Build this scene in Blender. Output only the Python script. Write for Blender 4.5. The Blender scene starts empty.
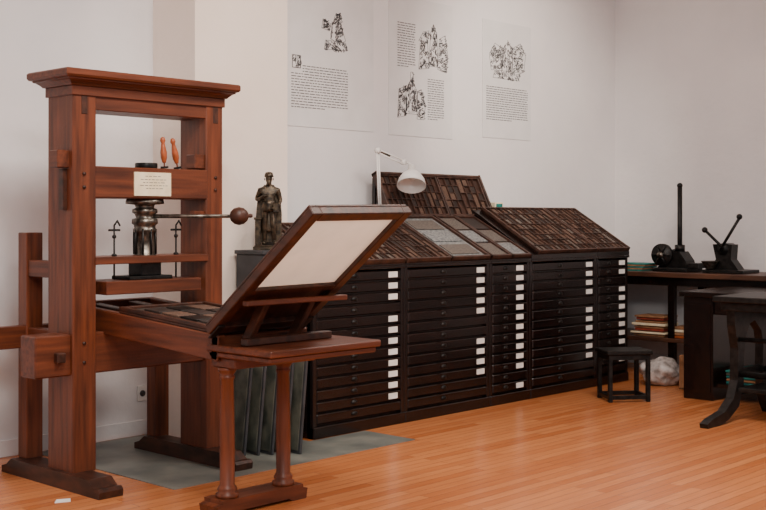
import bpy, bmesh, math, random
from mathutils import Matrix, Vector
from mathutils import noise as mn
random.seed(7)
R = random.Random(11)

# ------------------------------------------------------------------ materials
def s2l(c):
    return tuple(((v/255.0)/12.92 if v/255.0 <= 0.04045 else (((v/255.0)+0.055)/1.055)**2.4) for v in c) + (1.0,)

def base_mat(name, rough=0.5, metal=0.0):
    m = bpy.data.materials.new(name); m.use_nodes = True
    nt = m.node_tree; b = nt.nodes['Principled BSDF']
    b.inputs['Roughness'].default_value = rough
    b.inputs['Metallic'].default_value = metal
    return m, nt, b

def noise_mat(name, c1, c2, scale=(5,5,5), nscale=3.0, detail=5, rough=0.5, metal=0.0, bump=0.0, bscale=40, lo=0.35, hi=0.65, spec=None):
    m, nt, b = base_mat(name, rough, metal)
    tc = nt.nodes.new('ShaderNodeTexCoord'); mp = nt.nodes.new('ShaderNodeMapping')
    mp.inputs['Scale'].default_value = scale
    n = nt.nodes.new('ShaderNodeTexNoise'); n.inputs['Scale'].default_value = nscale; n.inputs['Detail'].default_value = detail
    r = nt.nodes.new('ShaderNodeValToRGB')
    r.color_ramp.elements[0].position = lo; r.color_ramp.elements[1].position = hi
    r.color_ramp.elements[0].color = s2l(c1); r.color_ramp.elements[1].color = s2l(c2)
    L = nt.links.new
    L(tc.outputs['Object'], mp.inputs['Vector']); L(mp.outputs[0], n.inputs['Vector'])
    L(n.outputs[0], r.inputs[0]); L(r.outputs[0], b.inputs['Base Color'])
    if spec is not None: b.inputs['Specular IOR Level'].default_value = spec
    if bump > 0:
        n2 = nt.nodes.new('ShaderNodeTexNoise'); n2.inputs['Scale'].default_value = bscale; n2.inputs['Detail'].default_value = 4
        bp = nt.nodes.new('ShaderNodeBump'); bp.inputs['Strength'].default_value = bump; bp.inputs['Distance'].default_value = 0.01
        L(tc.outputs['Object'], n2.inputs['Vector']); L(n2.outputs[0], bp.inputs['Height']); L(bp.outputs[0], b.inputs['Normal'])
    return m

WOODV = noise_mat('mahogany_vertical', (74,36,20), (120,62,36), (14,14,1.0), 2.5, 6, 0.42, bump=0.08, bscale=60, lo=.3, hi=.72, spec=.4)
WOODX = noise_mat('mahogany_lengthwise', (70,34,20), (114,59,35), (1.0,14,14), 2.5, 6, 0.42, bump=0.08, bscale=60, lo=.3, hi=.72, spec=.4)
WOODY = noise_mat('mahogany_crosswise', (72,35,20), (114,59,35), (14,1.0,14), 2.5, 6, 0.42, bump=0.08, bscale=60, lo=.3, hi=.72, spec=.4)
WOODD = noise_mat('mahogany_dark', (42,23,16), (74,41,28), (10,3,10), 2.5, 6, 0.45, spec=.4)
CAB = noise_mat('cabinet_ebonised_wood', (13,7,6), (28,15,12), (1.5,12,12), 2.5, 5, 0.25)
CASEW = noise_mat('type_case_wood', (48,30,23), (80,53,42), (6,6,6), 3, 4, 0.5)
TYPE1 = noise_mat('lead_type', (62,56,52), (140,130,120), (60,60,60), 3, 3, 0.5, 0.3)
TYPE2 = noise_mat('brown_type', (54,38,30), (116,88,72), (60,60,60), 3, 3, 0.6)
TYPE3 = noise_mat('dark_type', (24,18,16), (56,42,36), (60,60,60), 3, 3, 0.6)
GALLEY = noise_mat('galley_metal', (96,102,106), (172,176,174), (20,20,20), 3, 4, 0.35, 0.5)
IRON = noise_mat('cast_iron', (22,21,21), (46,43,41), (8,8,8), 3, 4, 0.42, 0.6)
STEEL = noise_mat('worn_steel', (76,70,64), (136,128,118), (12,12,12), 3, 4, 0.36, 0.9)
BRONZE = noise_mat('dark_bronze', (40,34,28), (86,72,56), (14,14,14), 3, 4, 0.38, 0.6)
STONE = noise_mat('bed_stone', (40,38,36), (84,78,72), (10,10,10), 3, 5, 0.45)
PAPER = noise_mat('poster_paper', (227,225,224), (233,231,230), (3,3,3), 2, 3, 0.8)
INK = noise_mat('ink', (78,76,78), (106,104,104), (30,30,30), 3, 2, 0.9)
LABEL = noise_mat('label_card', (236,234,228), (250,248,244), (9,9,9), 2, 2, 0.7)
CREAM = noise_mat('cream_card', (232,214,176), (244,228,196), (9,9,9), 2, 2, 0.7)
WHITE = noise_mat('white_enamel', (232,230,226), (246,244,240), (4,4,4), 2, 2, 0.3)
PLINTH = noise_mat('plinth_grey', (46,47,50), (62,63,66), (4,4,4), 2, 3, 0.6)
SLATE = noise_mat('green_slate', (58,62,56), (100,100,88), (5,5,5), 2, 5, 0.5)
MAT = noise_mat('grey_floor_sheet', (94,98,94), (128,128,120), (2,2,2), 2, 6, 0.4)
TEAL = noise_mat('teal_cloth', (10,90,88), (30,130,122), (9,9,9), 2, 4, 0.7)
KRAFT = noise_mat('kraft_brown', (128,86,56), (170,122,84), (6,6,6), 2, 4, 0.8)
ORANGE = noise_mat('turned_handle_wood', (140,66,32), (180,92,50), (9,9,9), 2, 4, 0.3)
REDBOOK = noise_mat('book_cloth_red', (110,40,30), (150,60,40), (9,9,9), 2, 4, 0.6)
BAG = noise_mat('plastic_bag', (140,132,128), (206,198,194), (9,9,9), 2, 5, 0.25)
BENCHW = noise_mat('bench_wood', (60,36,26), (98,64,46), (6,1,6), 3, 5, 0.4)

# parchment skin: partly translucent
VELLUM = noise_mat('tympan_parchment', (224,214,198), (244,236,222), (3,3,3), 2, 6, 0.7)
_nt = VELLUM.node_tree
_tr = _nt.nodes.new('ShaderNodeBsdfTranslucent'); _tr.inputs[0].default_value = (.88,.80,.68,1)
_mx = _nt.nodes.new('ShaderNodeMixShader'); _mx.inputs[0].default_value = .42
_nt.links.new(_nt.nodes['Principled BSDF'].outputs[0], _mx.inputs[1]); _nt.links.new(_tr.outputs[0], _mx.inputs[2])
_nt.links.new(_mx.outputs[0], _nt.nodes['Material Output'].inputs['Surface'])

def plaster(name, c1, c2):
    return noise_mat(name, c1, c2, (0.8,0.8,0.8), 1.5, 6, 0.85, bump=0.4, bscale=14)
P_WHITE = plaster('plaster_white', (231,227,227), (240,236,235))
P_LEFT = plaster('plaster_left', (226,224,225), (237,234,234))
P_WARM = plaster('plaster_warm', (236,219,206), (243,229,218))
P_CEIL = plaster('plaster_ceiling', (232,230,228), (240,238,236))

def floor_mat():
    m, nt, b = base_mat('laminate_floor', 0.27)
    L = nt.links.new
    tc = nt.nodes.new('ShaderNodeTexCoord')
    br = nt.nodes.new('ShaderNodeTexBrick')
    br.inputs['Scale'].default_value = 1.0
    br.inputs['Brick Width'].default_value = 1.1
    br.inputs['Row Height'].default_value = 0.065
    br.inputs['Mortar Size'].default_value = 0.0014
    br.inputs['Color1'].default_value = s2l((188,110,62))
    br.inputs['Color2'].default_value = s2l((212,136,84))
    br.inputs['Mortar'].default_value = s2l((136,74,40))
    br.offset = 0.37
    n = nt.nodes.new('ShaderNodeTexNoise'); n.inputs['Scale'].default_value = 3; n.inputs['Detail'].default_value = 6
    mp = nt.nodes.new('ShaderNodeMapping'); mp.inputs['Scale'].default_value = (1.2, 22, 1)
    mx = nt.nodes.new('ShaderNodeMixRGB'); mx.blend_type = 'MULTIPLY'; mx.inputs[0].default_value = 0.5
    r = nt.nodes.new('ShaderNodeValToRGB')
    r.color_ramp.elements[0].position = 0.3; r.color_ramp.elements[1].position = 0.7
    r.color_ramp.elements[0].color = (0.62,0.55,0.5,1); r.color_ramp.elements[1].color = (1,1,1,1)
    L(tc.outputs['Object'], br.inputs['Vector']); L(tc.outputs['Object'], mp.inputs['Vector'])
    L(mp.outputs[0], n.inputs['Vector']); L(n.outputs[0], r.inputs[0])
    L(br.outputs['Color'], mx.inputs[1]); L(r.outputs[0], mx.inputs[2]); L(mx.outputs[0], b.inputs['Base Color'])
    return m
FLOOR = floor_mat()

# ------------------------------------------------------------------ builder
class B:
    def __init__(s, name):
        s.name = name; s.bm = bmesh.new(); s.mats = []
    def mi(s, mat):
        if mat not in s.mats: s.mats.append(mat)
        return s.mats.index(mat)
    def add(s, t, mat, M=None, smooth=False):
        if M is not None: t.transform(M)
        i = s.mi(mat)
        for f in t.faces:
            f.material_index = i; f.smooth = smooth
        bmesh.ops.recalc_face_normals(t, faces=t.faces)
        me = bpy.data.meshes.new('t'); t.to_mesh(me); t.free()
        s.bm.from_mesh(me); bpy.data.meshes.remove(me)
    def box(s, x0,x1,y0,y1,z0,z1, mat, bev=0.004, M=None):
        t = bmesh.new(); bmesh.ops.create_cube(t, size=1)
        for v in t.verts:
            v.co = Vector(((x0+x1)/2+v.co.x*(x1-x0), (y0+y1)/2+v.co.y*(y1-y0), (z0+z1)/2+v.co.z*(z1-z0)))
        if bev > 0:
            bev = min(bev, 0.3*min(abs(x1-x0),abs(y1-y0),abs(z1-z0)))
            bmesh.ops.bevel(t, geom=list(t.edges), offset=bev, segments=1, affect='EDGES')
        s.add(t, mat, M)
    def quad(s, x0,x1,y0,y1,z, mat, M=None):
        t = bmesh.new(); t.faces.new([t.verts.new(q) for q in ((x0,y0,z),(x1,y0,z),(x1,y1,z),(x0,y1,z))]); s.add(t, mat, M)
    def cyl(s, p0, p1, r0, mat, r1=None, seg=16, M=None, smooth=True):
        if r1 is None: r1 = r0
        p0 = Vector(p0); p1 = Vector(p1); d = p1-p0
        t = bmesh.new()
        bmesh.ops.create_cone(t, cap_ends=True, segments=seg, radius1=r0, radius2=max(r1,1e-4), depth=d.length)
        Q = Matrix.Translation((p0+p1)/2) @ d.to_track_quat('Z','Y').to_matrix().to_4x4()
        t.transform(Q)
        s.add(t, mat, M, smooth)
    def tube(s, pts, r, mat, seg=10, M=None):
        for a, b in zip(pts[:-1], pts[1:]):
            s.cyl(a, b, r, mat, seg=seg, M=M)
            s.ball(b, r, mat, M=M, u=8)
    def ball(s, c, r, mat, M=None, u=16, sc=(1,1,1)):
        t = bmesh.new(); bmesh.ops.create_uvsphere(t, u_segments=u, v_segments=max(6,u//2), radius=r)
        for v in t.verts: v.co = Vector((c[0]+v.co.x*sc[0], c[1]+v.co.y*sc[1], c[2]+v.co.z*sc[2]))
        s.add(t, mat, M, True)
    def lathe(s, prof, c, mat, seg=24, M=None, sy=1.0):
        t = bmesh.new(); rings = []
        for r, z in prof:
            rings.append([t.verts.new((c[0]+r*math.cos(2*math.pi*i/seg), c[1]+sy*r*math.sin(2*math.pi*i/seg), c[2]+z)) for i in range(seg)])
        for a, b in zip(rings[:-1], rings[1:]):
            for i in range(seg):
                t.faces.new((a[i], a[(i+1)%seg], b[(i+1)%seg], b[i]))
        t.faces.new(rings[0]); t.faces.new(rings[-1])
        s.add(t, mat, M, True)
    def prism(s, pts, axis, a, b, mat, M=None):
        t = bmesh.new()
        def mk(p, q):
            return {'X':(q,p[0],p[1]), 'Y':(p[0],q,p[1]), 'Z':(p[0],p[1],q)}[axis]
        va = [t.verts.new(mk(p,a)) for p in pts]; vb = [t.verts.new(mk(p,b)) for p in pts]
        t.faces.new(va); t.faces.new(vb)
        n = len(pts)
        for i in range(n): t.faces.new((va[i], va[(i+1)%n], vb[(i+1)%n], vb[i]))
        s.add(t, mat, M)
    def beam(s, p0, p1, w, h, mat, bev=0.004):
        p0 = Vector(p0); p1 = Vector(p1); d = p1-p0
        Q = Matrix.Translation((p0+p1)/2) @ d.to_track_quat('Z','Y').to_matrix().to_4x4()
        s.box(-w/2,w/2,-h/2,h/2,-d.length/2,d.length/2, mat, bev, Q)
    def done(s, parent=None):
        me = bpy.data.meshes.new(s.name); s.bm.to_mesh(me); s.bm.free()
        for m in s.mats: me.materials.append(m)
        ob = bpy.data.objects.new(s.name, me); bpy.context.scene.collection.objects.link(ob)
        if parent: ob.parent = parent
        return ob

# ------------------------------------------------------------------ room
def simple(name, x0,x1,y0,y1,z0,z1, mat):
    b = B(name); b.box(x0,x1,y0,y1,z0,z1, mat, 0); return b.done()
simple('floor', -3, 9.98, -3, 6.4, -0.1, 0.0, FLOOR)
simple('ceiling', -3, 9.98, -3, 6.4, 4.1, 4.2, P_CEIL)
simple('wall_back', 5.26, 9.98, 6.2, 6.4, 0, 4.1, P_WHITE)
simple('wall_left', -3, 4.486, 6.3, 6.4, 0, 4.1, P_LEFT)
simple('wall_pilaster', 4.486, 5.26, 5.856, 6.4, 0, 4.1, P_WARM)
simple('wall_right', 9.88, 9.98, -3, 6.2, 0, 4.1, P_WHITE)
b = B('baseboard_left'); b.box(-3, 4.48, 6.285, 6.3, 0, 0.10, P_LEFT, 0.004); b.done()
b = B('baseboard_right'); b.box(9.865, 9.88, -3, 6.2, 0, 0.10, P_WHITE, 0.004); b.done()

b = B('floor_sheet')
b.prism([(3.62,4.9),(5.48,4.9),(5.48,5.34),(4.98,5.34),(4.98,5.50),(4.74,5.50),(4.74,5.84),(4.47,5.84),(4.47,6.27),(3.62,6.27)], 'Z', 0, 0.004, MAT); b.done()

# ------------------------------------------------------------------ printing press
p = B('wooden_printing_press')
def foot(x0, x1, z):
    p.prism([(4.99,z),(4.985,z+.035),(5.00,z+.05),(5.04,z+.048),(5.09,z+.085),(5.85,z+.085),(5.90,z+.05),(5.95,z+.035),(5.95,z)], 'X', x0, x1, WOODD)
foot(3.23, 3.37, 0.0); foot(4.10, 4.22, 0.005)
for x0 in (3.26, 4.12):
    p.box(x0, x0+.14 if x0<4 else x0+.12, 5.275, 5.52, .08, 2.07, WOODV, 0.006)
p.box(3.25, 4.25, 5.265, 5.53, 2.035, 2.085, WOODX, .003)
t = bmesh.new()
rings = []
for o,z in [(0.01,2.085),(0.02,2.095),(0.040,2.108),(0.055,2.112),(0.055,2.118),(0.072,2.122),(0.080,2.132),(0.080,2.155),(0.072,2.163)]:
    rings.append([t.verts.new(q) for q in ((3.25-o,5.265-o,z),(4.25+o*.6,5.265-o,z),(4.25+o*.6,5.53+o*.6,z),(3.25-o,5.53+o*.6,z))])
for a_,b_ in zip(rings[:-1],rings[1:]):
    for i in range(4): t.faces.new((a_[i],a_[(i+1)%4],b_[(i+1)%4],b_[i]))
t.faces.new(rings[0]); t.faces.new(rings[-1])
p.add(t, WOODX)
p.box(3.39, 4.13, 5.28, 5.50, 1.965, 2.045, WOODX)
p.box(3.39, 4.13, 5.272, 5.50, 1.505, 1.672, WOODX, 0.006)
for x0 in (3.26, 4.12):
    p.box(x0+.050, x0+.085, 5.272, 5.28, 1.94, 2.035, WOODD, 0.002)
    for z in (1.56, 1.63, .65, .75):
        p.cyl((x0+.065,5.268,z),(x0+.065,5.28,z), .009, WOODD)
p.box(3.19, 3.27, 5.31, 5.39, 1.66, 1.75, WOODY)
p.box(3.235, 3.262, 5.33, 5.37, 1.44, 1.655, WOODD, .003)
p.box(4.05, 4.125, 5.29, 5.37, 1.68, 1.76, WOODY)
p.box(4.05, 4.125, 5.29, 5.34, 1.405, 1.44, WOODY)
p.box(3.06, 4.42, 5.30, 5.45, .585, .80, WOODX, .008)
for x in (3.19, 4.33):
    p.box(x-.025, x+.025, 5.265, 5.485, .66, .71, WOODD)
p.box(3.29, 3.39, 5.79, 5.88, .08, 1.32, WOODV)
p.box(4.14, 4.24, 5.79, 5.88, .08, .86, WOODV)
p.box(3.12, 4.40, 5.80, 5.87, .69, .81, WOODX)
for x0 in (3.30, 4.15):
    p.box(x0, x0+.07, 5.51, 5.80, .70, .80, WOODY)
p.box(3.30, 3.37, 5.51, 5.80, 1.08, 1.17, WOODY)
p.box(3.39, 4.13, 5.265, 5.50, 1.155, 1.195, WOODX)
p.box(3.44, 4.06, 5.24, 5.51, .995, 1.065, WOODX)
p.box(3.62, 3.90, 5.29, 5.47, 1.065, 1.085, IRON)
cx, cy = 3.78, 5.385
p.lathe([(.10,1.505),(.105,1.49),(.105,1.478),(.055,1.473),(.05,1.455),(.068,1.45),(.07,1.43),(.055,1.42),(.048,1.40),(.07,1.395),(.072,1.37),(.06,1.36),(.058,1.345),(.064,1.34),(.064,1.325),(.055,1.32),(.056,1.20),(.066,1.195)], (cx,cy,0), STEEL)
p.box(cx-.065,cx+.065,cy-.065,cy+.065,1.085,1.157, IRON)
for a in range(8):
    an = a*math.pi/4
    p.cyl((cx+.060*math.cos(an),cy+.060*math.sin(an),1.2),(cx+.060*math.cos(an),cy+.060*math.sin(an),1.34), .006, IRON, seg=8)
for x in (3.545, 3.95):
    p.tube([(x,5.33,1.07),(x,5.33,1.36),(x+.02,5.33,1.385),(x+.035,5.33,1.36)], .005, IRON, 8)
    p.ball((x,5.33,1.30), .012, IRON, u=10); p.ball((x,5.33,1.20), .016, IRON, u=10, sc=(1,1,.6))
    p.cyl((x-.035,5.33,1.335),(x+.035,5.33,1.335), .006, IRON, seg=8)
p.cyl((cx,cy,1.41),(4.14,5.03,1.41), .012, STEEL, r1=.010)
p.lathe([(.008,-.02),(.03,-.012),(.05,.01),(.058,.04),(.05,.07),(.03,.092),(.012,.10),(.014,.115),(.008,.125)], (0,0,0), WOODD,
        M=Matrix.Translation((4.125,5.045,1.41)) @ Vector((.39,-.38,.015)).to_track_quat('Z','Y').to_matrix().to_4x4() @ Matrix.Scale(.88,4))
p.box(3.63, 3.87, 5.266, 5.272, 1.52, 1.648, CREAM, 0)
for i,(w,z) in enumerate([(.10,1.625),(.16,1.607),(.13,1.591),(.17,1.575),(.09,1.559)]):
    x = 3.75-w/2
    while x < 3.75+w/2:
        l = R.uniform(.010,.026); p.box(x, x+l, 5.2650, 5.266, z, z+.003, INK, 0); x += l+.007
# carriage
PV = Matrix.Translation((0,5.3,0)) @ Matrix.Rotation(math.radians(4.0),4,'X') @ Matrix.Translation((0,-5.3,0))
for x0 in (3.46, 3.99):
    p.box(x0, x0+.045, 4.40, 5.72, .785, .91, WOODY, .005, PV)
p.box(3.60, 3.66, 4.40, 5.70, .83, .90, WOODD, .004, PV); p.box(3.84, 3.90, 4.40, 5.70, .83, .90, WOODD, .004, PV)
p.box(3.46, 4.035, 4.40, 4.45, .79, .905, WOODX, .004, PV); p.box(3.46, 4.035, 5.70, 5.74, .79, .91, WOODX, .004, PV)
p.box(3.47, 4.03, 4.43, 5.24, .91, .925, WOODD, .004, PV)
for a in ((3.47,3.50,4.43,5.24),(4.0,4.03,4.43,5.24),(3.5,4.0,4.43,4.46),(3.5,4.0,5.21,5.24)):
    p.box(a[0],a[1],a[2],a[3],.925,.945, WOODD, .003, PV)
p.box(3.50,4.00,4.46,5.21,.925,.932, STONE, .002, PV)
for i in range(3):
    for j in range(4):
        x = 3.55+i*.14; y = 4.53+j*.155
        p.box(x,x+.12,y,y+.135,.932,.943, [TYPE3,IRON,TYPE2][(i+j)%3], .002, PV)
# front shelf over the columns
p.box(3.45, 4.17, 3.95, 4.42, .768, .80, WOODX, .006)
p.box(3.46, 4.15, 3.965, 4.41, .74, .768, WOODX, .006)
p.box(3.48, 4.00, 4.24, 4.42, .69, .74, WOODX, .006)
for x in (3.515, 3.87):
    p.lathe([(.055,.072),(.055,.095),(.043,.10),(.048,.115),(.043,.125),(.035,.135),(.037,.3),(.035,.45),(.031,.63),(.036,.64),(.036,.65),(.031,.655),(.044,.675),(.048,.69)], (x,4.34,0), WOODV, 20)
p.prism([(3.42,0),(3.41,.05),(3.44,.058),(3.44,.075),(3.95,.075),(3.95,.058),(3.98,.05),(3.97,0),(3.88,0),(3.86,.015),(3.54,.015),(3.52,0)], 'Y', 4.28, 4.42, WOODX)
# tympan
tv = Vector((-.02,-.786,.600)).normalized(); ux = Vector((1,0,0)); ux = (ux - tv*ux.dot(tv)).normalized(); nz = ux.cross(tv)
TM = Matrix(((ux.x,tv.x,nz.x,3.405),(ux.y,tv.y,nz.y,4.36),(ux.z,tv.z,nz.z,.872),(0,0,0,1)))
W0, W1, LL = 0.0, .62, .93
def frame(x0,x1,y0,y1,z0,z1,w,mat):
    p.box(x0,x0+w,y0,y1,z0,z1,mat,.004,TM); p.box(x1-w,x1,y0,y1,z0,z1,mat,.004,TM)
    p.box(x0+w,x1-w,y0,y0+w,z0,z1,mat,.004,TM); p.box(x0+w,x1-w,y1-w,y1,z0,z1,mat,.004,TM)
frame(W0,W1,0,LL,-.015,.025,.055,WOODD)
frame(W0+.008,W1-.008,.0,LL-.005,-.032,-.017,.035,WOODD)
p.box(W0+.05,W1-.05,.31,.35,-.012,.022,WOODD,.003,TM)
p.quad(W0+.045,W1-.045,.33,LL-.045,.003,VELLUM,TM)
p.box(W0+.045,W1-.045,.045,.32,-.010,.0,WOODD,0,TM)
for x in (W0+.01, W1-.05):
    p.box(x,x+.04,-.02,.08,.025,.035,IRON,.002,TM)
for x in (3.56, 3.85):
    p.beam((x,4.26,.80),(x,4.12,1.01),.035,.05,WOODD)
p.beam((3.42,4.095,1.01),(4.06,4.095,1.01),.04,.025,WOODX)
p.beam((3.50,4.20,.82),(4.05,4.20,.82),.05,.035,WOODD)
p.done()

for k,(x,lean) in enumerate([(3.88,-.08),(3.95,-.22)]):
    t = B('wooden_handled_awl')
    Q = Matrix.Translation((x+.02*k,5.34,1.676)) @ Matrix.Rotation(lean,4,'Y')
    t.lathe([(.004,0),(.004,.03),(.010,.032),(.012,.04),(.018,.06),(.019,.09),(.012,.13),(.010,.14),(.016,.155),(.012,.17),(.004,.175)], (0,0,0), ORANGE, 14, M=Q)
    t.box(-.02,.02,-.012,.012,0,.012,IRON,.002,Q)
    t.done()
t = B('ink_tin'); t.lathe([(.06,0),(.062,.004),(.062,.026),(.06,.03),(.02,.032)], (3.80,5.40,1.675), IRON, 20); t.done()

# ------------------------------------------------------------------ type cabinets
def drawers(c, x0, x1, lab_off, skip):
    n = 13; z0 = .085; z1 = 1.055; ph = (z1-z0)/n
    for i in range(n):
        a = z0+i*ph+.005; e = z0+(i+1)*ph-.005
        c.box(x0+.035, x1-.035, 5.362, 5.40, a, e, CAB, .007)
        xm = (x0+x1)/2 - .06
        c.lathe([(.026,-.012),(.026,.0),(.018,.010),(.006,.013)], (xm, 5.362, (a+e)/2+.004), IRON, 12, sy=.5)
        if (n-1-i) not in skip:
            lx = x1-lab_off
            c.box(lx-.085, lx, 5.357, 5.363, (a+e)/2-.018, (a+e)/2+.020, LABEL, 0)
def tray(c, M, w, d, nx, ny, mats, dens=1.0, split=True):
    c.box(0,w,0,d,0,.012,CASEW,0,M)
    f = .014; h = .036
    c.box(0,f,0,d,.0,h,CASEW,.002,M); c.box(w-f,w,0,d,.0,h,CASEW,.002,M)
    c.box(f,w-f,0,f,.0,h,CASEW,.002,M); c.box(f,w-f,d-f,d,.0,h,CASEW,.002,M)
    cw = (w-2*f)/nx; cd = (d-2*f)/ny
    for i in range(nx+1):
        if 0<i<nx: c.box(f+i*cw-.003,f+i*cw+.003,f,d-f,.012,h-.004,CASEW,0,M)
    for i in range(nx):
        j = 0
        while j < ny:
            stp = 2 if (R.random()<.25 and j+1<ny) else 1
            y0 = f+j*cd; y1 = f+(j+stp)*cd
            if j+stp<ny: c.box(f+i*cw,f+(i+1)*cw,y1-.0025,y1+.0025,.012,h-.005,CASEW,0,M)
            if R.random() < dens:
                hh = R.uniform(.014,.026)
                c.box(f+i*cw+.006,f+(i+1)*cw-.006,y0+.006,y1-.006,.012,hh,R.choice(mats),0,M)
            j += stp
def slope_matrix(x, y0, z0, ang):
    return Matrix.Translation((x,y0,z0)) @ Matrix.Rotation(ang,4,'X')

cabs = [(5.035,5.888,5.84,.075,{3,12}),(5.892,6.828,6.12,.07,{5,6,11,12}),(6.832,7.328,6.12,.09,{11}),(7.332,8.258,6.12,.07,{4,12,11}),(8.262,8.75,6.12,.06,{2,10,12})]
for k,(x0,x1,yb,lo,skip) in enumerate(cabs):
    c = B('type_cabinet')
    hi = k >= 3
    zf = 1.115 if hi else 1.09
    sl = math.atan2(.35 if hi else .30,.58)
    c.box(x0,x1,5.39,yb,.0,1.07,CAB,.004)
    c.box(x0,x0+.032,5.365,5.42,.0,1.07,CAB,.003); c.box(x1-.032,x1,5.365,5.42,.0,1.07,CAB,.003)
    c.box(x0,x1,5.355,5.42,.0,.075,CAB,.004)
    c.box(x0,x1,5.345,5.42,1.06,1.082,CAB,.004)
    yt = min(5.93, yb)
    zt = zf + (yt-5.35)*math.tan(sl)
    c.prism([(5.35,1.078),(5.35,zf),(yt,zt),(yb,zt),(yb,1.05),(5.38,1.05)], 'X', x0, x1, CAB)
    drawers(c, x0, x1, lo, skip)
    def SM(x): return slope_matrix(x, 5.352, zf+.001, sl)
    D = (yt-5.35)/math.cos(sl)
    if k == 0:
        tray(c, SM(x0+.01), x1-x0-.02, D-.01, 14, 6, [TYPE2,TYPE3,TYPE1])
    elif k == 1:
        tray(c, SM(x0+.01), .46, D-.01, 8, 7, [TYPE2,TYPE3,TYPE3])
        M = SM(x0+.48)
        w = x1-x0-.49
        c.box(0,w,0,D,0,.015,CASEW,.002,M)
        for a in ((0,.02,0,D),(w-.02,w,0,D),(0,w,0,.02),(0,w,D-.02,D)): c.box(*a,.0,.035,CASEW,.002,M)
        c.box(.03,w-.03,.03,D-.03,.015,.022,GALLEY,.002,M)
        for j in range(3): c.box(.06,w-.07,.06+j*.19,.20+j*.19,.022,.028,[TYPE1,GALLEY,TYPE1][j],.002,M)
    elif k == 2:
        for q in range(2):
            M = SM(x0+.005+q*.245); w = .24
            c.box(0,w,0,D,0,.015,CASEW,.002,M)
            for a in ((0,.018,0,D),(w-.018,w,0,D),(0,w,0,.018),(0,w,D-.018,D)): c.box(*a,.0,.035,CASEW,.002,M)
            for j in range(3): c.box(.03,w-.03,.03+j*.205,.21+j*.205,.015,.026,[TYPE1,GALLEY,TYPE1,TYPE3][(j+q)%4],.002,M)
    elif k == 3:
        tray(c, SM(x0+.09), x1-x0-.095, D-.01, 12, 8, [TYPE2,TYPE2,TYPE3,TYPE1])
    else:
        tray(c, SM(x0+.005), x1-x0-.01, D-.01, 7, 8, [TYPE2,TYPE2,TYPE3,TYPE1])
    c.done()

r = B('type_case_rack')
ang = math.radians(64)
zb = 1.09+.30+.003
M = Matrix.Translation((6.36,5.945,zb+.012)) @ Matrix.Rotation(ang,4,'X')
tray(r, M, .67, .35, 12, 5, [TYPE3,TYPE2,TYPE3], .6)
tray(r, M @ Matrix.Translation((.68,0,0)), .53, .35, 7, 5, [TYPE3,TYPE2], .6)
r.box(-.02,0,-.0,.37,-.01,.045,CASEW,.003,M); r.box(1.215,1.235,-.0,.37,-.01,.045,CASEW,.003,M)
r.box(-.02,1.235,.345,.365,-.012,.045,CASEW,.003,M)
for x in (6.36, 7.30):
    r.box(x-.01,x+.01,6.085,6.115,zb,zb+.31,CAB,.002)
r.done()
g = B('card_box'); g.box(7.66,7.77,5.96,6.04,1.468,1.53,CREAM,.003); g.box(7.675,7.755,5.956,5.96,1.48,1.518,TEAL,0); g.done()

# ------------------------------------------------------------------ desk lamp
l = B('desk_lamp')
l.box(6.24,6.31,5.94,6.00,zb,zb+.035,IRON,.003)
LX = -.045
def P(x,y,z): return (x+LX,y+.03,z)
l.lathe([(.02,0),(.02,.05),(.012,.055)], P(6.32,5.93,zb+.03), WHITE, 12)
l.cyl(P(6.31,5.93,zb+.06),P(6.285,5.93,1.90),.006,WHITE); l.cyl(P(6.33,5.93,zb+.06),P(6.305,5.93,1.90),.006,WHITE)
l.cyl(P(6.295,5.915,1.90),P(6.295,5.945,1.90),.022,WHITE)
l.cyl(P(6.29,5.93,1.91),P(6.52,5.87,1.83),.006,WHITE); l.cyl(P(6.29,5.93,1.885),P(6.51,5.87,1.805),.006,WHITE)
l.cyl(P(6.31,5.93,1.90),P(6.40,5.905,1.865),.010,STEEL)
l.cyl(P(6.515,5.855,1.82),P(6.515,5.885,1.82),.02,WHITE)
l.tube([P(6.515,5.87,1.82),P(6.56,5.86,1.815),P(6.585,5.855,1.79)],.008,WHITE)
d = Vector((-.12,-.10,-.26)).normalized()
Q = Matrix.Translation(P(6.59,5.855,1.795)) @ d.to_track_quat('Z','Y').to_matrix().to_4x4()
l.lathe([(.018,0),(.03,.004),(.034,.05),(.05,.062),(.075,.09),(.098,.13),(.110,.18),(.106,.18),(.093,.13),(.07,.095),(.045,.07),(.0005,.066)], (0,0,0), WHITE, 28, M=Q)
l.ball((0,0,.105),.028,LABEL,M=Q)
l.done()

# ------------------------------------------------------------------ plinth & statuette
q = B('display_plinth')
q.box(4.77,5.02,5.54,5.82,0,.03,PLINTH,.003); q.box(4.78,5.01,5.55,5.81,.03,1.17,PLINTH,.003); q.box(4.77,5.02,5.54,5.82,1.17,1.195,PLINTH,.003); q.done()

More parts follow.
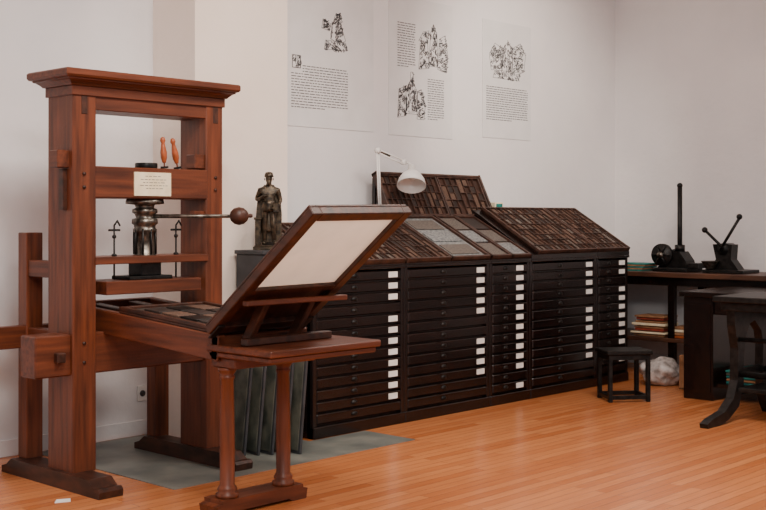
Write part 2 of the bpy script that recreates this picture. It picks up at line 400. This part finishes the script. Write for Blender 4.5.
st = bpy.data.objects.new('bronze_statuette', None); bpy.context.scene.collection.objects.link(st)
st.location = (4.925,5.66,1.195); st.rotation_euler = (0,0,math.radians(-42)); st.scale = (1.0,1.0,1.02)
def skin(name, verts, edges, mat, sub=2):
    me = bpy.data.meshes.new(name); me.from_pydata([v[:3] for v in verts], edges, [])
    ob = bpy.data.objects.new(name, me); bpy.context.scene.collection.objects.link(ob)
    me.materials.append(mat)
    ob.modifiers.new('Skin','SKIN')
    for i,v in enumerate(verts):
        sv = me.skin_vertices[0].data[i]
        rr = v[3]; sv.radius = (rr,rr); sv.use_root = (i==0)
    s = ob.modifiers.new('Sub','SUBSURF'); s.levels = sub; s.render_levels = sub
    ob.parent = st
    return ob
H = .03
V = [(0,0,.255+H,.038),(0,.002,.30+H,.033),(0,.0,.345+H,.040),(0,.0,.375+H,.020),(0,-.004,.395+H,.016),(0,-.006,.415+H,.026),(0,-.004,.44+H,.022),
     (.024,0,.225+H,.027),(.030,-.018,.125+H,.020),(.034,-.004,.02+H,.013),(.040,-.034,.010+H,.011),
     (-.024,0,.225+H,.027),(-.028,.0,.125+H,.020),(-.028,.010,.02+H,.013),(-.034,-.02,.010+H,.011),
     (.058,.0,.345+H,.019),(.074,.002,.28+H,.015),(.050,-.040,.235+H,.012),(.030,-.052,.24+H,.011),
     (-.058,.0,.345+H,.019),(-.080,.010,.285+H,.015),(-.046,-.038,.295+H,.012),(-.022,-.046,.315+H,.011)]
E = [(0,1),(1,2),(2,3),(3,4),(4,5),(5,6),(0,7),(7,8),(8,9),(9,10),(0,11),(11,12),(12,13),(13,14),(2,15),(15,16),(16,17),(17,18),(2,19),(19,20),(20,21),(21,22)]
skin('figure_body', V, E, BRONZE)
x = B('robe_and_details')
x.lathe([(.052,.0),(.056,.01),(.048,.06),(.040,.14),(.036,.18),(.042,.2)],(0,.020,.085+H),BRONZE,18,sy=.6)
x.prism([(-.075,.02),(-.09,.05),(-.082,.2),(-.07,.33),(-.03,.38),(.03,.38),(.07,.33),(.082,.2),(.08,.05),(.06,.02)],'Y',.026,.042,BRONZE,M=Matrix.Translation((0,0,H)))
x.lathe([(.046,.0),(.05,.02),(.042,.05),(.046,.07)],(0,0,.21+H),BRONZE,16,sy=.75)
x.lathe([(.028,.0),(.030,.006),(.028,.014),(.022,.03),(.004,.034)],(0,-.002,.427+H),BRONZE,16)
x.ball((0,-.034,.413+H),.006,BRONZE,u=8); x.ball((0,-.024,.392+H),.014,BRONZE,u=10,sc=(.9,.9,1.7))
for sx in (-1,1): 
    x.ball((sx*.010,-.030,.420+H),.0035,BRONZE,u=8); x.ball((sx*.027,-.003,.415+H),.007,BRONZE,u=8,sc=(.5,1,1.2))
x.box(.028,.066,-.062,-.030,.205+H,.262+H,BRONZE,.003)
x.box(-.088,-.050,-.03,.03,0+H,.16+H,BRONZE,.004); x.box(-.095,-.045,-.036,.036,.16+H,.175+H,BRONZE,.003)
for k in range(5):
    for zz,xx,yy in ((.318,-.018,-.050),(.238,.026,-.058)):
        x.cyl((xx-.006+.0045*k,yy,zz+H),(xx-.006+.005*k,yy-.008,zz-.014+H+.002*abs(2-k)),.0024,BRONZE,seg=6)
x.box(-.10,.08,-.062,.055,0,.022,BRONZE,.003); x.box(-.092,.072,-.054,.047,.022,H,BRONZE,.003)
x.done(st)

# ------------------------------------------------------------------ leaning plates
for i in range(5):
    s = B('leaning_slate_board')
    w = [.30,.30,.30,.32,.30][i]; h = [.54,.58,.56,.60,.58][i]
    M = Matrix.Translation((4.40+i*.065,5.28-i*.05,.005)) @ Matrix.Rotation(math.radians(-8+i*1.5),4,'Z') @ Matrix.Rotation(math.radians(5.5),4,'Y')
    s.box(0,.016,0,w,0,h,PLINTH,.003,M)
    s.box(-.004,.002,.018,w-.018,.018,h-.018,SLATE,.002,M)
    s.done()

# ------------------------------------------------------------------ posters
def text(b_, x0,x1,z0,z1, n, dropcap=0.0):
    ph = (z1-z0)/n
    for i in range(n):
        z = z1-(i+1)*ph
        xs = x0 + (dropcap if i < 3 else 0)
        xe = x1 if i < n-1 else x0+(x1-x0)*.6
        while xs < xe-.008:
            l_ = min(R.uniform(.014,.05), xe-xs)
            b_.box(xs, xs+l_, 6.1925, 6.1945, z+ph*.32, z+ph*.62, INK, 0); xs += l_+.009
def stroke(b_, x0,z0,x1,z1,w=.003):
    dx,dz = x1-x0,z1-z0; L_ = math.hypot(dx,dz) or 1e-4
    nx,nz_ = -dz/L_*w/2, dx/L_*w/2
    b_.prism([(x0+nx,z0+nz_),(x1+nx,z1+nz_),(x1-nx,z1-nz_),(x0-nx,z0-nz_)],'Y',6.1925,6.1945,INK)
def inpoly(x,z,poly):
    c = False; n = len(poly)
    for i in range(n):
        x1,z1 = poly[i]; x2,z2 = poly[(i+1)%n]
        if (z1>z)!=(z2>z) and x < (x2-x1)*(z-z1)/(z2-z1)+x1: c = not c
    return c
def engraving(b_, x0,x1,z0,z1, polys, n):
    def m(u,v_): return x0+(x1-x0)*u, z0+(z1-z0)*v_
    for poly in polys:
        for a,b2 in zip(poly, poly[1:]+poly[:1]): stroke(b_, *m(*a), *m(*b2), .0025)
    k = 0; n = int(n*2.8)
    while k < n:
        u,v_ = R.random(),R.random()
        for pi,poly in enumerate(polys):
            if inpoly(u,v_,poly):
                an = [0.9,1.5,.3,-.7,1.2,-.2][pi%6]+R.uniform(-.3,.3); l_ = R.uniform(.008,.024)
                px,pz = m(u,v_)
                if mn.noise(Vector((px*20,pz*20,pi))) < -.2: k += .2; break
                stroke(b_, px,pz,px+l_*math.cos(an),pz+l_*math.sin(an), R.choice([.0025,.004,.0065])); k += 1
                break
        else: k += .05
def sheet(b_, x0,x1,z0,z1): b_.box(x0,x1,6.1945,6.1985,z0,z1,PAPER,0)
b = B('poster'); sheet(b,5.53,6.45,2.06,3.20)
text(b,5.60,6.17,2.19,2.51,16,.11)
for a_ in ((5.61,2.57,5.69,2.57),(5.61,2.48,5.69,2.48),(5.61,2.48,5.61,2.57),(5.69,2.48,5.69,2.57)): stroke(b,*a_,.004)
engraving(b,5.612,5.688,2.482,2.568,[[(0,0),(0,1),(.4,1),(.4,.3),(.6,.3),(.6,1),(1,1),(1,0)]],22)
engraving(b,5.90,6.16,2.64,2.92,[[(.45,.75),(.55,.98),(.75,.98),(.8,.78),(.6,.68)],[(.35,.3),(.4,.72),(.75,.72),(.95,.3),(.7,.2)],[(.0,.55),(.05,.8),(.35,.7),(.3,.5)],[(.1,.0),(.15,.25),(.95,.25),(1,.05)]],170)
b.done()
b = B('poster'); sheet(b,6.62,7.39,2.05,3.15)
text(b,6.72,6.93,2.59,2.95,18); text(b,7.08,7.28,2.19,2.53,18)
engraving(b,6.97,7.33,2.59,2.97,[[(.0,.0),(.05,.55),(.3,.6),(.35,.05)],[(.35,.1),(.4,.8),(.5,1),(.62,.8),(.65,.1)],[(.65,.05),(.7,.7),(.9,.8),(1,.4),(.95,.0)],[(.0,.6),(.15,.8),(.35,.85),(.3,.62)]],260)
engraving(b,6.72,7.05,2.19,2.56,[[(.0,.0),(.05,.6),(.3,.7),(.3,.05)],[(.3,.1),(.3,.6),(.5,.85),(.7,.6),(.7,.1)],[(.7,.0),(.72,.6),(.85,.65),(1,.3),(.95,.0)],[(.45,.8),(.47,1),(.55,1),(.58,.8)]],240)
b.done()
b = B('poster'); sheet(b,7.79,8.48,2.09,3.10)
text(b,7.84,8.43,2.24,2.54,15)
engraving(b,7.88,8.40,2.61,2.94,[[(.05,.2),(.0,.6),(.15,.9),(.35,.8),(.35,.2)],[(.35,.05),(.3,.7),(.5,.98),(.65,.8),(.6,.1)],[(.62,.1),(.65,.85),(.85,1),(1,.7),(.95,.25)],[(.1,.0),(.15,.2),(.85,.22),(.8,.0)]],330)
b.done()

# ------------------------------------------------------------------ stool
s = B('iron_stool')
M = Matrix.Translation((7.80,4.82,0)) @ Matrix.Rotation(math.radians(-38),4,'Z')
s.box(-.18,.18,-.15,.15,.36,.39,IRON,.006,M)
s.box(-.165,.165,-.135,.135,.32,.36,IRON,.004,M)
for sx in (-1,1):
    for sy in (-1,1):
        s.box(sx*.15-.016,sx*.15+.016,sy*.12-.016,sy*.12+.016,0,.33,IRON,.004,M)
for sx in (-1,1): s.box(sx*.15-.012,sx*.15+.012,-.12,.12,.02,.05,IRON,.003,M)
for sy in (-1,1): s.box(-.15,.15,sy*.12-.012,sy*.12+.012,.02,.05,IRON,.003,M)
s.done()

# ------------------------------------------------------------------ workbench
w = B('workbench')
w.box(9.18,9.86,4.25,6.18,.875,.92,BENCHW,.005)
w.box(9.24,9.84,4.30,6.16,.80,.875,CAB,.004)
for y in (4.32, 5.2, 6.08):
    w.box(9.24,9.30,y,y+.06,0,.80,CAB,.004); w.box(9.78,9.84,y,y+.06,0,.80,CAB,.004)
w.box(9.22,9.84,4.30,6.16,.30,.335,BENCHW,.004)
w.beam((9.27,6.06,.80),(9.27,5.72,.5),.03,.04,CAB)
w.done()

m = B('iron_proofing_press')
m.box(9.28,9.58,5.10,5.44,.92,.955,IRON,.006)
m.prism([(5.12,.955),(5.42,.955),(5.36,1.02),(5.26,1.10),(5.20,1.10),(5.14,1.02)],'X',9.34,9.50,IRON)
m.cyl((9.30,5.36,1.07),(9.34,5.36,1.07),.10,IRON,seg=28); m.cyl((9.27,5.36,1.07),(9.40,5.36,1.07),.028,STEEL)
for a in range(6):
    an=a*math.pi/3; m.cyl((9.29,5.36,1.07),(9.29,5.36+.09*math.cos(an),1.07+.09*math.sin(an)),.010,IRON,seg=8)
m.cyl((9.42,5.24,.95),(9.42,5.24,1.68),.022,IRON); m.ball((9.42,5.24,1.69),.026,IRON)
m.cyl((9.42,5.24,1.10),(9.42,5.24,1.16),.045,IRON)
m.cyl((9.42,5.24,1.12),(9.40,5.46,1.06),.016,IRON)
m.box(9.34,9.50,5.02,5.12,.955,1.0,IRON,.004)
m.done()
m = B('lever_press')
oy = -.07
m.box(9.32,9.64,4.66+oy,5.04+oy,.92,.95,IRON,.005)
m.prism([(4.74+oy,.95),(5.0+oy,.95),(4.95+oy,1.04),(4.98+oy,1.17),(4.80+oy,1.17),(4.81+oy,1.04)],'X',9.40,9.52,IRON)
m.cyl((9.38,4.88+oy,1.13),(9.56,4.88+oy,1.13),.05,IRON)
m.cyl((9.38,4.90+oy,1.12),(9.38,4.72+oy,1.40),.013,IRON); m.ball((9.38,4.72+oy,1.41),.026,IRON)
m.cyl((9.38,4.86+oy,1.13),(9.38,5.04+oy,1.29),.013,IRON); m.ball((9.38,5.045+oy,1.295),.026,IRON)
m.lathe([(.03,0),(.04,.01),(.075,.07),(.078,.075),(.07,.075),(.001,.02)],(9.36,4.985+oy,.95),STEEL,20)
m.done()
t = B('teal_folder_stack')
for i in range(5): t.box(9.22+i*.01,9.48+i*.006,5.52-i*.006,5.98,.921+i*.014,.933+i*.014,TEAL if i%2==0 else KRAFT,.002)
t.done()
t = B('book_stack')
for i in range(8):
    a = R.uniform(-.025,.025); hh = .018 if i%2 else .024
    t.box(9.25+a,9.50+a,5.30+a,5.62-a,.337+i*.024,.337+i*.024+hh-.003,[KRAFT,CREAM,REDBOOK,KRAFT,CREAM,KRAFT,REDBOOK,KRAFT][i],.003)
for i in range(4):
    a = R.uniform(-.02,.02); t.box(9.26,9.5,4.95+a,5.24+a,.337+i*.027,.360+i*.027,[ORANGE,KRAFT,CREAM,KRAFT][i],.003)
t.done()

d_ = B('dark_wood_desk')
d_.box(8.18,9.05,3.0,4.56,.79,.83,CAB,.004)
d_.box(8.20,9.03,4.28,4.53,.0,.79,CAB,.004)
d_.box(8.19,8.20,4.30,4.51,.06,.74,CAB,.003)
d_.box(8.22,9.03,3.03,4.28,.66,.79,CAB,.004)
d_.box(8.22,8.28,3.03,3.09,0,.66,CAB,.003); d_.box(8.97,9.03,3.03,3.09,0,.66,CAB,.003)
d_.box(8.24,9.0,3.05,4.28,.10,.13,CAB,.003)
d_.done()
t = B('teal_cloth_pile')
for i in range(5): t.box(8.26+R.uniform(0,.05),8.72,3.72+R.uniform(0,.05),4.22,.132+i*.022,.148+i*.022,[TEAL,KRAFT,TEAL,SLATE,TEAL][i],.004)
t.done()

f = B('iron_legged_table')
f.box(7.42,8.12,2.35,3.88,.82,.86,IRON,.006)
f.box(7.46,8.08,2.40,3.84,.76,.82,IRON,.006)
for y in (3.74, 2.45):
    f.prism([(7.10,0),(7.09,.03),(7.16,.055),(7.34,.085),(7.46,.16),(7.52,.28),(7.525,.50),(7.48,.66),(7.47,.77),(8.07,.77),(8.06,.66),(8.0,.50),(8.0,.28),(8.05,.16),(8.12,.085),(8.14,.0),(8.02,.0),(7.96,.08),(7.92,.16),(7.90,.30),(7.91,.5),(7.88,.60),(7.78,.68),(7.70,.66),(7.63,.55),(7.61,.40),(7.61,.24),(7.54,.10),(7.40,.03),(7.28,.0)],'Y',y,y+.06,IRON)
    f.box(7.58,7.93,y+.01,y+.05,.30,.35,IRON,.004)
f.cyl((7.56,2.48,.32),(7.56,3.77,.32),.022,IRON); f.cyl((7.95,2.48,.32),(7.95,3.77,.32),.022,IRON)
f.cyl((7.56,2.48,.56),(7.56,3.77,.56),.016,IRON)
f.box(7.52,8.0,2.48,3.74,.20,.23,IRON,.004)
f.done()

g = B('plastic_sack')
t = bmesh.new(); bmesh.ops.create_icosphere(t, subdivisions=4, radius=.17)
for v_ in t.verts:
    n_ = mn.noise(v_.co*9)*.045+mn.noise(v_.co*22)*.02
    v_.co += v_.co.normalized()*n_
    v_.co.z = max(v_.co.z*.72+.11, 0.002)
t.transform(Matrix.Translation((8.72,5.02,0))); g.add(t, BAG, None, True); g.done()
g = B('wooden_crate')
g.box(8.58,8.84,4.62,4.64,0,.28,KRAFT,.003); g.box(8.58,8.84,4.76,4.78,0,.28,KRAFT,.003)
g.box(8.58,8.60,4.64,4.76,0,.28,KRAFT,.003); g.box(8.82,8.84,4.64,4.76,0,.28,KRAFT,.003); g.box(8.58,8.84,4.62,4.78,.0,.015,KRAFT,0)
g.done()
g = B('paper_scrap'); g.prism([(3.05,5.10),(3.12,5.07),(3.15,5.12),(3.09,5.15)],'Z',0.0,.003,LABEL); g.done()
g = B('white_pedestal')
g.lathe([(.13,0),(.13,.03),(.10,.05),(.09,.3),(.10,.55),(.135,.58),(.14,.62),(.13,.635)],(3.06,6.02,0),WHITE,28); g.done()
g = B('wall_socket'); g.box(4.36,4.43,6.288,6.3,.22,.32,WHITE,.004); g.cyl((4.395,6.282,.27),(4.395,6.29,.27),.02,PLINTH); g.done()

# ------------------------------------------------------------------ lights
def area(name, loc, rot, sx, sy, e, col):
    L = bpy.data.lights.new(name,'AREA'); L.shape='RECTANGLE'; L.size=sx; L.size_y=sy; L.energy=e; L.color=col
    o = bpy.data.objects.new(name,L); o.location=loc; o.rotation_euler=rot; bpy.context.scene.collection.objects.link(o); return o
def spot(name, loc, tgt, e, ang_, col, r=.08, blend=.9):
    L = bpy.data.lights.new(name,'SPOT'); L.energy=e; L.color=col; L.spot_size=math.radians(ang_); L.spot_blend=blend; L.shadow_soft_size=r
    o = bpy.data.objects.new(name,L); o.location=loc
    o.rotation_euler = (Vector(tgt)-Vector(loc)).to_track_quat('-Z','Y').to_euler(); bpy.context.scene.collection.objects.link(o); return o
area('ceiling_light_a',(2.8,3.2,4.0),(0,0,0),1.6,1.0,95,(1,.93,.84))
area('ceiling_light_b',(5.8,3.0,4.0),(0,0,0),1.6,1.0,100,(1,.92,.84))
area('ceiling_light_c',(1.0,0.5,3.9),(math.radians(38),0,math.radians(-45)),1.8,1.2,165,(1,.95,.9))
spot('track_spot_wall',(7.0,3.4,3.95),(8.3,6.2,2.3),400,58,(1,.89,.77),.15)
spot('track_spot_pilaster',(4.6,3.2,3.95),(5.1,5.9,2.3),140,50,(1,.90,.78),.15)
spot('track_spot_press',(2.6,2.6,3.95),(3.9,5.4,1.3),160,70,(1,.93,.85),.15)
spot('track_spot_floor',(5.2,1.6,3.95),(6.6,4.3,0),150,70,(1,.90,.80),.15)
wd = bpy.data.worlds.new('World'); bpy.context.scene.world = wd; wd.use_nodes = True
bg = wd.node_tree.nodes['Background']; bg.inputs[0].default_value = (.95,.96,1,1); bg.inputs[1].default_value = .62

# ------------------------------------------------------------------ camera
cam = bpy.data.cameras.new('camera'); co = bpy.data.objects.new('camera',cam); bpy.context.scene.collection.objects.link(co)
co.location = (0,0,1.4); co.rotation_euler = (math.radians(90),0,math.atan2(.687,.727)-math.pi/2)
cam.sensor_width = 36; cam.lens = 1165/766*36; cam.shift_y = -37/766
cam.clip_start = .05; cam.clip_end = 100
bpy.context.scene.camera = co
